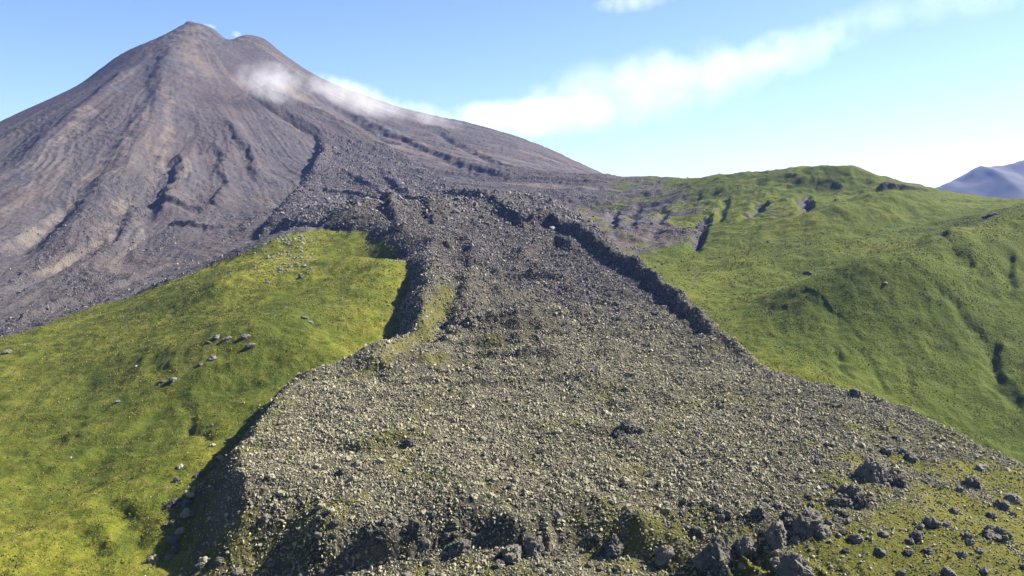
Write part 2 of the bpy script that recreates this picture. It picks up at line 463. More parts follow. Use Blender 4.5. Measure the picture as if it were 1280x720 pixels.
lava = flow * (1 - sstep(800, 1150, Y))

# ------------------------------------------------------------------ looking things up on the finished terrain
_thi, _rri = np.arange(NT), np.arange(NR)


def sample(A, x, y):
    x, y = np.asarray(x, float), np.asarray(y, float)
    t = np.interp(np.arctan2(x, y), th, _thi)
    r = np.interp(np.hypot(x, y), rr, _rri)
    i = np.clip(r.astype(int), 0, NR - 2)
    j = np.clip(t.astype(int), 0, NT - 2)
    a, b = r - i, t - j
    return (A[i, j] * (1 - a) * (1 - b) + A[i + 1, j] * a * (1 - b) + A[i, j + 1] * (1 - a) * b + A[i + 1, j + 1] * a * b)


land = lambda x, y: sample(Z, x, y)


def drop(u, v, y0=195.0):
    x, y = march(u, v, land, y0, 2600.0)
    return x, y, float(land(x, y))


# ------------------------------------------------------------------ material helpers
def new_mat(name):
    m = bpy.data.materials.new(name)
    m.use_nodes = True
    nt = m.node_tree
    nt.nodes.clear()
    return m, nt


TONE = .49     # all ground colours sit at real-world reflectance; the camera exposes up


class N:
    def __init__(self, nt):
        self.nt = nt

    def __call__(self, kind, **k):
        n = self.nt.nodes.new(kind)
        for a, b in k.items():
            setattr(n, a, b)
        return n

    def link(self, a, b):
        self.nt.links.new(a, b)

    def _in(self, sock, v):
        if hasattr(v, 'is_output'):
            self.link(v, sock)
        else:
            sock.default_value = v

    def noise(self, vec, scale, detail=5, rough=.55, dist=0.0):
        n = self('ShaderNodeTexNoise')
        self.link(vec, n.inputs['Vector'])
        n.inputs['Scale'].default_value = scale
        n.inputs['Detail'].default_value = detail
        n.inputs['Roughness'].default_value = rough
        n.inputs['Distortion'].default_value = dist
        return n.outputs['Fac']

    def voro(self, vec, scale, out='Distance', feature='F1'):
        n = self('ShaderNodeTexVoronoi', feature=feature)
        self.link(vec, n.inputs['Vector'])
        n.inputs['Scale'].default_value = scale
        return n.outputs[out]

    def math(self, op, a, b=0.0, c=0.0):
        n = self('ShaderNodeMath', operation=op)
        for s, v in zip(n.inputs, (a, b, c)):
            self._in(s, v)
        return n.outputs[0]

    def rng(self, v, a, b, c=0.0, d=1.0):
        n = self('ShaderNodeMapRange')
        n.clamp = True
        self._in(n.inputs[0], v)
        for i, q in enumerate((a, b, c, d)):
            self._in(n.inputs[i + 1], q)
        return n.outputs[0]

    def mix(self, f, a, b, blend='MIX'):
        n = self('ShaderNodeMix', data_type='RGBA', blend_type=blend)
        self._in(n.inputs[0], f)
        for s, v in ((n.inputs[6], a), (n.inputs[7], b)):
            self._in(s, v if hasattr(v, 'is_output') else (*[c * TONE for c in v], 1.0))
        return n.outputs[2]

    def ramp(self, f, stops):
        n = self('ShaderNodeValToRGB')
        self._in(n.inputs[0], f)
        e = n.color_ramp.elements
        while len(e) < len(stops):
            e.new(.5)
        for q, (p, c) in zip(e, stops):
            q.position = p
            q.color = (*[k * TONE for k in c], 1.0)
        return n.outputs[0]


def terrain_material():
    m, nt = new_mat('ground_cover')
    n = N(nt)
    out = n('ShaderNodeOutputMaterial')
    bs = n('ShaderNodeBsdfPrincipled')
    n.link(bs.outputs[0], out.inputs[0])
    geo = n('ShaderNodeNewGeometry')
    pos = geo.outputs['Position']
    at = n('ShaderNodeAttribute', attribute_name='cover')
    sp = n('ShaderNodeSeparateColor')
    n.link(at.outputs['Color'], sp.inputs[0])
    gr, tn, dk = sp.outputs
    lv = at.outputs['Alpha']
    at2 = n('ShaderNodeAttribute', attribute_name='moss')
    ms = at2.outputs['Fac']
    nf = n.noise(pos, .9, 6, .65)
    nm = n.noise(pos, .12, 6, .6)
    nl = n.noise(pos, .021, 5, .55)
    nxl = n.noise(pos, .0062, 4, .55)
    # grass
    gsum = n.math('ADD', n.math('MULTIPLY', nm, .40), n.math('ADD', n.math('MULTIPLY', nl, .30), n.math('MULTIPLY', nf, .36)))
    gcol = n.ramp(gsum, [(.39, (.048, .068, .012)), (.47, (.104, .128, .016)), (.545, (.188, .192, .022)), (.64, (.29, .255, .055))])
    gcol = n.mix(n.rng(nxl, .42, .60), gcol, n.mix(.6, gcol, (.060, .088, .012)))
    # a cooler, fresher grass on the right-hand hills
    sx = n('ShaderNodeSeparateXYZ')
    n.link(pos, sx.inputs[0])
    rightness = n.math('MULTIPLY', n.rng(sx.outputs[0], 40.0, 180.0), n.rng(sx.outputs[1], 345.0, 375.0))
    gcol = n.mix(n.math('MULTIPLY', rightness, .60), gcol, (.078, .108, .012))
    gcol = n.mix(n.math('MULTIPLY', lv, .55), gcol, n.ramp(nf, [(.35, (.060, .056, .014)), (.65, (.19, .165, .034))]))
    # bare specks in the grass
    speck = n.rng(n.noise(pos, .45, 4, .7), .62, .70)
    gcol = n.mix(n.math('MULTIPLY', speck, .45), gcol, (.15, .13, .075))
    # scree
    ssum = n.math('ADD', n.math('MULTIPLY', nf, .4), n.math('ADD', n.math('MULTIPLY', nm, .35), n.math('MULTIPLY', nl, .25)))
    scol = n.ramp(ssum, [(.34, (.050, .046, .048)), (.47, (.090, .083, .085)), (.57, (.132, .121, .120)), (.70, (.20, .185, .175))])
    scol = n.mix(n.rng(nxl, .42, .62), scol, n.mix(.5, scol, (.135, .098, .082)))
    scol = n.mix(n.math('MULTIPLY', n.rng(n.math('ADD', dk, n.math('MULTIPLY', n.math('SUBTRACT', nm, .5), .8)), .15, .85), .75), scol,
                 n.ramp(nf, [(.3, (.044, .039, .040)), (.7, (.15, .132, .124))]))
    tf = n.rng(n.math('ADD', tn, n.math('MULTIPLY', n.math('SUBTRACT', nm, .5), .9)), .25, .9)
    scol = n.mix(n.math('MULTIPLY', tf, .6), scol, n.ramp(nf, [(.3, (.16, .13, .10)), (.7, (.30, .25, .195))]))
    # lava rubble bed, darkened so its colour paints shade into gaps between blocks
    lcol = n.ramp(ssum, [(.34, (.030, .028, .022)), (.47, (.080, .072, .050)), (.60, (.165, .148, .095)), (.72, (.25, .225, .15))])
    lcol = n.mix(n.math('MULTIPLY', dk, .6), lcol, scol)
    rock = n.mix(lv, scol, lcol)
    mcol = n.ramp(gsum, [(.38, (.050, .055, .014)), (.52, (.115, .112, .026)), (.64, (.17, .15, .05))])
    mf = n.rng(n.math('ADD', ms, n.math('MULTIPLY', n.math('SUBTRACT', n.noise(pos, .35, 5, .6), .5), 1.3)), .35, .65)
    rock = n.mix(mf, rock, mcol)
    gf = n.rng(n.math('ADD', gr, n.math('MULTIPLY', n.math('SUBTRACT', n.noise(pos, .16, 6, .65), .5), 1.0)), .38, .60)
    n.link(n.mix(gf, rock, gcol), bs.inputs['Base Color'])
    bs.inputs['Roughness'].default_value = .92
    bs.inputs['Specular IOR Level'].default_value = .04
    # relief: soft tussocks in grass, stones elsewhere
    tuss = n.math('ADD', n.noise(pos, .55, 5, .6), n.math('MULTIPLY', n.noise(pos, 1.6, 4, .65), .6))
    ston = n.math('ADD', n.math('MULTIPLY', n.voro(pos, .42), -.7), n.math('ADD', n.math('MULTIPLY', n.voro(pos, 1.1), -.35), n.noise(pos, .25, 6, .65)))
    hgt = n('ShaderNodeMix', data_type='FLOAT')
    n.link(gf, hgt.inputs[0])
    n.link(ston, hgt.inputs[2])
    n.link(tuss, hgt.inputs[3])
    b = n('ShaderNodeBump')
    b.inputs['Strength'].default_value = 1.0
    b.inputs['Distance'].default_value = 1.6
    n.link(hgt.outputs[0], b.inputs['Height'])
    n.link(n.math('MULTIPLY', n.rng(dk, 0.0, .8, .55, 1.0), n.math('MAXIMUM', n.math('MAXIMUM', gf, lv), .8)), b.inputs['Strength'])
    n.link(b.outputs[0], bs.inputs['Normal'])
    return m


def rock_material(name, lo, mid, hi, scale, lichen=.35):
    m, nt = new_mat(name)
    n = N(nt)
    out = n('ShaderNodeOutputMaterial')
    bs = n('ShaderNodeBsdfPrincipled')
    n.link(bs.outputs[0], out.inputs[0])
    geo = n('ShaderNodeNewGeometry')
    pos = geo.outputs['Position']
    a = n.noise(pos, scale, 6, .65)
    c = n.noise(pos, scale * 3.1, 5, .6)
    at = n('ShaderNodeAttribute', attribute_name='tone')
    t = n.math('ADD', n.math('MULTIPLY', a, .7), n.math('MULTIPLY', at.outputs['Fac'], .5))
    col = n.ramp(t, [(.25, lo), (.52, mid), (.85, hi)])
    nz = n('ShaderNodeSeparateXYZ')
    n.link(geo.outputs['Normal'], nz.inputs[0])
    li = n.math('MULTIPLY', n.rng(n.math('ADD', nz.outputs[2], n.math('MULTIPLY', n.math('SUBTRACT', n.noise(pos, .4, 4, .6), .5), 1.8)), .55, 1.0), lichen)
    col = n.mix(li, col, (.17, .16, .07))
    n.link(col, bs.inputs['Base Color'])
    bs.inputs['Roughness'].default_value = .9
    bs.inputs['Specular IOR Level'].default_value = .12
    b = n('ShaderNodeBump')
    b.inputs['Strength'].default_value = .7
    b.inputs['Distance'].default_value = .35
    n.link(n.math('ADD', c, n.math('MULTIPLY', n.voro(pos, scale * 1.6), -.8)), b.inputs['Height'])
    n.link(b.outputs[0], bs.inputs['Normal'])
    return m


M_LAND = terrain_material()
M_RUBBLE = rock_material('pale_lava_rubble', (.14, .127, .088), (.37, .338, .222), (.48, .44, .295), .5, .30)
M_CRAG = rock_material('weathered_lava_rock', (.030, .029, .027), (.125, .116, .098), (.27, .25, .20), .6, .40)
M_PALE = rock_material('pale_lichen_rock', (.16, .155, .145), (.36, .35, .325), (.58, .56, .52), .6, .15)
M_SCREE = rock_material('dark_scree_rock', (.045, .041, .042), (.160, .145, .138), (.30, .275, .25), .4, .0)


def tag(o, label, cat=None, group=None, kind=None):
    o['label'] = label
    if cat:
        o['category'] = cat
    if group:
        o['group'] = group
    if kind:
        o['kind'] = kind
    return o


def mesh_obj(name, verts, faces_flat, nper, mat, smooth=True):
    me = bpy.data.meshes.new(name)
    nf = len(faces_flat) // nper
    me.vertices.add(len(verts))
    me.vertices.foreach_set('co', np.asarray(verts, np.float32).ravel())
    me.loops.add(nf * nper)
    me.loops.foreach_set('vertex_index', np.asarray(faces_flat, np.int32))
    me.polygons.add(nf)
    me.polygons.foreach_set('loop_start', np.arange(0, nf * nper, nper, dtype=np.int32))
    me.polygons.foreach_set('use_smooth', np.full(nf, smooth))
    me.materials.append(mat)
    me.update(calc_edges=True)
    me.validate()
    o = bpy.data.objects.new(name, me)
    COL.objects.link(o)
    return o


# ------------------------------------------------------------------ cut the terrain into the land forms one can name
VID = np.arange(NT * NR).reshape(NR, NT)
quads = np.stack([VID[:-1, :-1], VID[:-1, 1:], VID[1:, 1:], VID[1:, :-1]], -1).reshape(-1, 4)
quads = quads[:, ::-1]
fc = lambda A: ((A[:-1, :-1] + A[1:, 1:]) * .5).ravel()
fX, fY, fFlow, fGrass, fSd = fc(X), fc(Y), fc(flow), fc(grass), fc(sd)
lab = np.zeros(len(quads), int)                       # 0 far country
is_flow = fFlow > .5
scr = (fSd < 0) & (fY < 3600)
lab[:] = 3
lab[(fX < 60) & (fSd >= 0)] = 2
hill_r = (fX > .21 * fY + 2) & (fY < 700 - .12 * (fX - 150)) & (fX > 60)
lab[hill_r] = 4
lab[scr] = 1
lab[is_flow] = 5
lab[(fc(RR) > 3600)] = 0
PTS = np.stack([X, Y, Z], -1).reshape(-1, 3)
COV = np.stack([grass_all, np.clip(tan, 0, 1), np.clip(dark, 0, 1), np.clip(lava, 0, 1)], -1).reshape(-1, 4).astype(np.float32)
MOSS = np.clip(moss * flow, 0, 1).reshape(-1).astype(np.float32)
for k, (nm_, label, cat) in {0: ('ground', 'dark low country stretching to the skyline beyond the volcano', 'ground'),
                             1: ('volcano', 'tall grey brown volcano cone with streaked scree flanks and a steaming summit', 'volcano'),
                             2: ('grassy_hill', 'bright yellow green rounded hill and meadow left of the lava flow', 'hill'),
                             3: ('ridge', 'long green ridge with bare dark gullies standing behind the right hills', 'ridge'),
                             4: ('grassy_hill', 'steep dark green hillside with a stream gully right of the lava flow', 'hill'),
                             5: ('lava_flow', 'broad blocky lava flow of grey rubble spreading down from the volcano', 'lava flow')}.items():
    q = quads[lab == k]
    if len(q) == 0:
        continue
    used, inv = np.unique(q.ravel(), return_inverse=True)
    o = mesh_obj(nm_, PTS[used], inv, 4, M_LAND)
    me = o.data
    ca = me.attributes.new('cover', 'FLOAT_COLOR', 'POINT')
    ca.data.foreach_set('color', COV[used].ravel())
    ma = me.attributes.new('moss', 'FLOAT', 'POINT')
    ma.data.foreach_set('value', MOSS[used])
    tag(o, label, cat, kind='structure')


# ------------------------------------------------------------------ rocks
def hull_rock(seed, n=16, flat=.75):
    r = random.Random(seed)
    bm = bmesh.new()
    for i in range(n):
        v = Vector((r.gauss(0, 1), r.gauss(0, 1), r.gauss(0, 1))).normalized() * r.uniform(.75, 1.0)
        v.x *= r.uniform(.9, 1.15)
        v.z *= flat
        bm.verts.new(v)
    h = bmesh.ops.convex_hull(bm, input=bm.verts)
    bmesh.ops.delete(bm, geom=[e for e in h['geom_interior'] if isinstance(e, bmesh.types.BMVert)], context='VERTS')
    bmesh.ops.triangulate(bm, faces=bm.faces)
    bm.verts.ensure_lookup_table()
    V = np.array([v.co[:] for v in bm.verts])
    Fc = np.array([[v.index for v in f.verts] for f in bm.faces])
    bm.free()
    return V, Fc


HULLS = [hull_rock(100 + i, random.choice((10, 12, 14, 16)), random.uniform(.6, .95)) for i in range(24)]


def rand_rot(n):
    q = rng.normal(size=(n, 4))
    q /= np.linalg.norm(q, axis=1)[:, None]
    w, x, y, z = q.T
    return np.stack([np.stack([1 - 2 * (y * y + z * z), 2 * (x * y - z * w), 2 * (x * z + y * w)], -1),
                     np.stack([2 * (x * y + z * w), 1 - 2 * (x * x + z * z), 2 * (y * z - x * w)], -1),
                     np.stack([2 * (x * z - y * w), 2 * (y * z + x * w), 1 - 2 * (x * x + y * y)], -1)], 1)


def rock_field(name, P, S, mat, label, cat):
    """many small stones as one mass: P centres, S radii"""
    n = len(P)
    kind = rng.integers(0, len(HULLS), n)
    R = rand_rot(n)
    vs, fs, tone = [], [], []
    base = 0
    for k, (V, Fc) in enumerate(HULLS):
        m = np.nonzero(kind == k)[0]
        if len(m) == 0:
            continue
        st = rng.uniform(.65, 1.35, (len(m), 1, 3))
        W = np.einsum('nij,vj->nvi', R[m], V) * S[m][:, None, None] * st + P[m][:, None, :]
        vs.append(W.reshape(-1, 3))
        off = base + np.arange(len(m)) * len(V)
        fs.append((Fc[None] + off[:, None, None]).reshape(-1))
        tone.append(np.repeat(rng.random(len(m)), len(V)))
        base += len(m) * len(V)
    o = mesh_obj(name, np.concatenate(vs), np.concatenate(fs), 3, mat, smooth=False)
    a = o.data.attributes.new('tone', 'FLOAT', 'POINT')
    a.data.foreach_set('value', np.concatenate(tone).astype(np.float32))
    tag(o, label, cat, kind='stuff')
    return o


def scatter(n, x0, x1, y0, y1, dens):
    x = rng.uniform(x0, x1, n)
    y = rng.uniform(y0, y1, n)
    d = dens(x, y)
    k = rng.random(n) < d
    return x[k], y[k]


def proj(x, y, z):
    zz = z - CAMZ
    dep = y * cP - zz * sP
    return 640 + F * x / dep, 360 - F * (y * sP + zz * cP) / dep, dep


def density(x, y):
    fl_ = sample(flow, x, y)
    gg = sample(grass_all, x, y)
    mm = sample(moss, x, y)
    d = fl_ * (1 - .80 * gg) * (1 - .5 * mm) * (fl_ > .4)
    d = d * (1 - .85 * sample(scarp_l, x, y))
    e = sample(fd, x, y)
    d = np.maximum(d, .16 * np.exp(np.minimum(e, 0) / 5) * (e > -22) * (e <= 1))
    return d * np.clip(330 / y, .35, 1) ** 1.2


xs, ys = scatter(640000, -150, 215, 205, 760, density)
ds = rng.random(len(xs))
size = .215 * (1 - ds * .987) ** -.37
size = np.clip(size, .215, 1.9) * (1 + .5 * sstep(380, 700, ys))
size *= rng.uniform(.85, 1.15, len(xs))
zs = sample(Z, xs, ys) + size * .34
u_, v_, dep_ = proj(xs, ys, zs)
px = size / dep_ * F
seen = (u_ > -10) & (u_ < 1290) & (v_ < 728)
order = np.argsort(-(px * seen))
BIG = order[:170]
rest = np.ones(len(xs), bool)
rest[BIG] = False
rest &= v_ < 860
old = rng.random(len(xs)) > .94 * sstep(380, 610, ys + 40 * fbm(xs / 50, ys / 50, 3, 99))
rock_field('lava_rubble', np.stack([xs, ys, zs], -1)[rest & old], size[rest & old], M_RUBBLE,
           'loose grey beige lava blocks covering the whole lower surface of the flow', 'rubble')
rock_field('dark_rubble', np.stack([xs, ys, zs], -1)[rest & ~old], size[rest & ~old], M_SCREE,
           'darker purplish lava blocks in the channel higher up the flow', 'rubble')


def craggy(seed, sub=3, rough=.22, flat=.8):
    """a lava boulder: a ball cut by planes, then broken up"""
    r = random.Random(seed)
    nr = np.random.default_rng(seed)
    bm = bmesh.new()
    bmesh.ops.create_icosphere(bm, subdivisions=sub, radius=1.0)
    V = np.array([v.co[:] for v in bm.verts])
    for i in range(11):
        d = nr.normal(size=3)
        d /= np.linalg.norm(d)
        c = r.uniform(.55, .85)
        k = V @ d
        V -= np.where(k > c, k - c, 0)[:, None] * d[None] * .92
    o1, o2, o3 = nr.uniform(-40, 40, 3)
    nrm = V / np.linalg.norm(V, axis=1)[:, None]
    x_, y_, z_ = V.T.copy()
    q = seed % 50

    def n3(f, k, fn, o):
        return (fn(x_ * f + o1, y_ * f + o2, o, k) + fn(y_ * f + o3, z_ * f + o1, o, k + 7) + fn(z_ * f + o2, x_ * f + o3, o, k + 13)) * .55
    V += nrm * (rough * n3(1.6, q, fbm, 3) + rough * .38 * n3(3.0, q + 3, ridged, 2) + rough * .16 * n3(6.5, q + 5, ridged, 2))[:, None]
    V[:, 2] *= flat
    V[:, 0] *= r.uniform(.85, 1.2)
    for v, c in zip(bm.verts, V):
        v.co = c
    me = bpy.data.meshes.new('boulder')
    bm.to_mesh(me)
    bm.free()
    t = me.attributes.new('tone', 'FLOAT', 'POINT')
    t.data.foreach_set('value', np.full(len(V), r.uniform(.15, .8), np.float32))
    return me


SMALL = [craggy(300 + i, 4, .27) for i in range(14)]
DARKS = [me.copy() for me in SMALL]
for me in SMALL:
    me.materials.append(M_RUBBLE)
for me in DARKS:
    me.materials.append(M_CRAG)


def boulder(me, x, y, z, s, label, group=None, name='boulder', sink=.25, stretch=(1, 1, 1)):
    o = bpy.data.objects.new(name, me)
    o.location = (x, y, z + s * sink)
    o.scale = (s * stretch[0], s * stretch[1], s * stretch[2])
    o.rotation_euler = (random.uniform(-.25, .25), random.uniform(-.25, .25), random.uniform(0, 6.28))
    COL.objects.link(o)
    tag(o, label, 'boulder', group)
    return o


for i in BIG:
    if v_[i] > 630:
        lb, gp = 'grey lava boulder lodged along the broken front edge of the flow', 'boulders along the front edge of the flow'
    elif u_[i] > 940:
        lb, gp = 'grey lava boulder strewn over the grassy shoulder of the flow', 'boulders on the shoulder of the flow'
    else:
        lb, gp = 'grey lava boulder standing out of the rubble on the flow', 'boulders among the rubble of the flow'
    boulder((DARKS if u_[i] > 940 or v_[i] > 640 else SMALL)[i % len(SMALL)], xs[i], ys[i], zs[i], size[i] * 1.1, lb, gp, sink=0)

# the marked boulders and crags: pixel of the foot's middle, half width in photo pixels, height ratio, label
CRAGS = [
    (1093, 600, 17, 1.15, 'tallest dark twin crag on the right shoulder of the flow', 'crag'),
    (1108, 603, 12, .95, 'blocky crag leaning against the tall twin crag on the shoulder', 'crag'),
    (1080, 597, 10, 1.1, 'narrow rock against the near side of the tall twin crag', 'crag'),
    (1122, 608, 10, .8, 'low dark rock at the grassy foot of the twin crag', 'crag'),
    (1065, 622, 16, .8, 'wide broken crag below the tall twin crag', 'crag'),
    (1050, 630, 12, .9, 'rugged rock in the cluster below the twin crag', 'crag'),
    (1077, 632, 10, 1.0, 'pointed dark rock closing the cluster below the twin crag', 'crag'),
    (1008, 663, 17, 1.2, 'big rounded grey crag with grass round its foot at the flow front', 'crag'),
    (985, 655, 12, 1.0, 'dark crag beside the big rounded grey crag', 'crag'),
    (972, 676, 14, 1.2, 'steep grey crag standing in front of the rounded crag pair', 'crag'),
    (1030, 668, 9, .8, 'small dark rock at the grassy side of the rounded crag', 'crag'),
    (897, 700, 19, 1.15, 'large pale grey crag at the foot of the broken front', 'crag'),
    (878, 706, 13, 1.2, 'tall grey rock pressed against the large pale crag', 'crag'),
    (930, 690, 14, .95, 'dark craggy rock between the pale crag and the rounded crag', 'crag'),
    (992, 716, 17, 1.1, 'grey crag cut by the lower edge of the view', 'crag'),
    (952, 640, 10, .9, 'dark rock on the brink above the rounded crag pair', 'crag'),
    (1215, 606, 11, .9, 'round dark boulder alone on the grass near the skyline edge', 'boulder'),
    (1245, 672, 14, .85, 'big dark boulder with a bare earth track below it', 'boulder'),
    (1253, 634, 9, .75, 'dark boulder farther up the grass next to a paired one', 'boulder'),
    (1265, 626, 9, .75, 'outermost dark boulder of the pair high on the grass', 'boulder'),
    (1227, 588, 8, .7, 'small dark boulder right on the crest of the grassy shoulder', 'boulder'),
    (1192, 640, 6, .8, 'small upright dark boulder in the middle of the grass', 'boulder'),
    (1165, 655, 10, .7, 'low split boulder lying on the grassy shoulder', 'boulder'),
    (1147, 672, 9, .8, 'compact dark boulder below the split boulder', 'boulder'),
    (1069, 494, 7, .9, 'dark block standing on the skyline edge of the flow', 'boulder'),
    (1023, 580, 6, .8, 'small dark rock at the upper left of the twin crag', 'boulder'),
    (1110, 565, 9, .8, 'dark rock uphill of the tall twin crag', 'boulder'),
    (1130, 568, 8, .8, 'angular rock uphill and right of the twin crag', 'boulder'),
    (1140, 575, 8, .75, 'broad rock on the rubble edge above the grass', 'boulder'),
    (1125, 550, 7, .7, 'block on the rubble slope beneath the skyline edge', 'boulder'),
    (785, 535, 11, .8, 'dark jagged knob rising from the middle of the rubble', 'boulder'),
    (775, 545, 8, .8, 'smaller jagged rock beside the dark knob in the rubble', 'boulder'),
    (800, 540, 7, .7, 'low rock trailing the dark knob in the rubble', 'boulder'),
    (770, 382, 5, .9, 'lone dark block on the pale upper rubble', 'boulder'),
    (820, 395, 6, .7, 'dark block under the right levee', 'boulder'),
    (512, 558, 8, .9, 'dark spiky rock on the left half of the rubble', 'boulder'),
    (428, 592, 7, .9, 'dark rock close to the left brink of the flow', 'boulder'),
    (1185, 658, 6, .7, 'small rock between the split boulder and the upright one', 'boulder'),
    (1240, 646, 6, .7, 'small rock just above the big boulder with the earth track', 'boulder'),
    (1160, 690, 6, .7, 'small rock low on the grassy shoulder', 'boulder'),
    (1100, 690, 7, .7, 'half sunk rock low on the grass under the crags', 'boulder'),
    (1070, 675, 8, .7, 'knobbly rock on the grass under the broken crag', 'boulder'),
    (1185, 716, 7, .8, 'dark rock at the bottom of the grassy shoulder', 'boulder'),
    (1225, 690, 5, .7, 'little rock beside the bare earth track', 'boulder'),
    (640, 700, 13, 1.2, 'grey rock pillar in the very middle of the broken front', 'crag'),
    (668, 690, 12, 1.2, 'pale knobbed pillar right of the middle of the broken front', 'crag'),
    (575, 690, 12, 1.1, 'rounded pillar in the left part of the broken front', 'crag'),
    (520, 665, 11, 1.0, 'grey knob on the left brink of the broken front', 'crag'),
    (470, 672, 11, 1.0, 'leftmost pale knob of the broken front', 'crag'),
    (765, 690, 12, 1.2, 'narrow pillar between two grassy chutes of the front', 'crag'),
    (829, 700, 12, 1.1, 'rocky rib end between chute and pale crag', 'crag'),
]
for i, (u, v, w, hr, lbl, cat) in enumerate(CRAGS):
    x, y, z = drop(u, v)
    dist = math.sqrt(x * x + y * y + (z - CAMZ) ** 2)
    s = w * dist / F * (.80 if u > 1140 else .84)
    me = craggy(700 + i, 5 if w > 9 else 4, .36 if cat == 'crag' else .30, 1.0)
    me.materials.append(M_CRAG)
    o = boulder(me, x, y, z, s, lbl, name=cat, sink=.55 * hr - .15, stretch=(1, 1, hr))
    o['category'] = cat

# boulders round the foot of the left scarp
LEFT = [(200, 705, 7), (210, 695, 6), (222, 690, 6), (255, 697, 9), (268, 705, 7), (215, 672, 8), (228, 668, 8), (238, 660, 6), (222, 658, 5), (232, 646, 8),
        (225, 640, 6), (232, 625, 9), (240, 618, 7), (252, 630, 7), (240, 596, 6), (243, 588, 4), (258, 598, 7), (268, 582, 6), (278, 568, 5), (262, 612, 6), (250, 640, 6),
        (282, 560, 4), (275, 705, 8), (300, 712, 8)]
LBL = ['rough boulder tumbled onto the grass at the foot of the shaded scarp']
for i, (u, v, w) in enumerate(LEFT):
    x, y, z = drop(u - random.uniform(-6, 20), v + random.uniform(-6, 6))
    s = w * math.hypot(y, z - CAMZ) / F
    boulder((SMALL if i % 3 == 0 else DARKS)[(i * 5) % 14], x, y, z, s * random.uniform(.6, .95), LBL[0], 'boulders at the foot of the shaded scarp', sink=.3)

# pale stones near the top of the left hill
npale = 0
for i in range(900):
    if npale >= 170:
        break
    q = random.random()
    u = random.gauss(372 - 20 * q, 16 + 10 * q)
    v = 297 + 46 * q ** 1.5 + random.gauss(0, 2)
    x, y, z = drop(u, v)
    if y > 800 or sample(flow, x, y) > .2:
        continue
    s = random.uniform(.38, .8) if i % 6 else 1.05
    me = SMALL[i % 14]
    key = me.name + '_p'
    if key not in bpy.data.meshes:
        c = me.copy()
        c.name = key
        c.materials.clear()
        c.materials.append(M_PALE)
    boulder(bpy.data.meshes[key], x, y, z, s, 'pale whitish stone strewn below the lava at the top of the left hill', 'pale stones at the top of the left hill', name='stone', sink=.25)
    npale += 1
# grey outcrops and single stones in the grass
OUT = [(10, 440, 6, 'lone dark boulder in the grass close to the scree edge at far left'), (262, 428, 4, 'small dark stone by itself on the middle of the left hill'),
       (272, 421, 6, 'flat grey outcrop left of the paired one on the left hill'), (285, 423, 7, 'flat grey outcrop paired high on the left hill'),
       (308, 421, 6, 'steep grey outcrop right of the flat pair on the left hill'), (314, 432, 7, 'lower jagged outcrop right of the flat pair'),
       (265, 449, 8, 'pale split outcrop lowest on the left hill face'), (251, 456, 5, 'small pale rock below the split outcrop'),
       (380, 398, 6, 'grey rock shelf on the upper right of the left hill'), (388, 403, 5, 'small rock under the upper rock shelf'),
       (357, 384, 4, 'pair half of small dark rocks above the shelf'), (205, 477, 5, 'pale rock step beside the hollow in the meadow'),
       (217, 475, 6, 'broad pale rock step at the mouth of the meadow hollow'), (170, 458, 3, 'tiny white stone left of the meadow hollow'),
       (425, 375, 5, 'low grey rock on the right flank of the left hill'), (377, 347, 5, 'dark rock under the pale stones of the left hill'),
       (335, 353, 3, 'small pale rock just under the strewn stones'), (148, 502, 4, 'low pale rock flush with the meadow'),
       (88, 572, 2.6, 'tiny white stone alone in the lower meadow'), (265, 531, 2.5, 'tiny dark stone beside the meadow stream line'),
       (1010, 341, 5, 'dark boulder on the crest of the right hill'), (1107, 354, 4, 'pale block lying on the grass of the right hill'),
       (1238, 270, 8, 'brown bare rock on the far right saddle'), (868, 352, 4, 'dark block at the outer foot of the right levee'),
       (885, 372, 4, 'small block lower along the outer foot of the right levee')]
for i, (u, v, w, lbl) in enumerate(OUT):
    x, y, z = drop(u, v, 300)
    s = w * math.hypot(y, z - CAMZ) / F
    me = craggy(900 + i, 3, .3, .7)
    me.materials.append(M_PALE if 'white' in lbl else M_SCREE if 'pale' in lbl or 'grey' in lbl else M_CRAG)
    boulder(me, x, y, z, s * .8, lbl, sink=-.05, stretch=(1.2, 1, .8), name='outcrop' if 'outcrop' in lbl else 'rock')

# rubble lying on scree: along the edge of the grass and on the dark lobes
def scree_d(x, y):
    return np.clip((1 - sample(grass, x, y)) * (.25 + .75 * sample(dark, x, y)) * (sample(flow, x, y) < .6), 0, 1) * np.clip(900 / y, .2, 1)


sx_, sy_ = scatter(200000, -620, 330, 640, 1500, lambda x, y: scree_d(x, y) * sstep(-.35, .5, fbm(x / 45, y / 45, 4, 98)))
ss = np.clip(.5 * (1 - rng.random(len(sx_)) * .985) ** -.36, .5, 2.6)
rock_field('scree_blocks', np.stack([sx_, sy_, sample(Z, sx_, sy_) + ss * .1], -1), ss, M_SCREE,
           'dark loose blocks lying on the lower scree of the volcano', 'scree')
ux, uy = scatter(60000, -480, 320, 760, 1700, lambda x, y: sample(flow, x, y) * np.clip(900 / y, .2, 1))
us = np.clip(.9 * (1 - rng.random(len(ux)) * .985) ** -.38, .8, 4.0)
rock_field('upper_rubble', np.stack([ux, uy, sample(Z, ux, uy) + us * .1], -1), us, M_SCREE,
           'dark rough blocks on the upper channel of the lava flow', 'rubble')

# tussocks: low clumps of grass standing up from the turf
def tuss_d(x, y):
    gg = np.where(sample(flow, x, y) > .5, sample(fgrass, x, y), sample(grass, x, y))
    return np.clip(gg, 0, 1) ** 2 * np.clip(420 / y, .2, 1) ** 1.5 * sstep(-.5, .5, fbm(x / 22, y / 15, 4, 97)) * (np.abs(x) < .62 * y + 20)


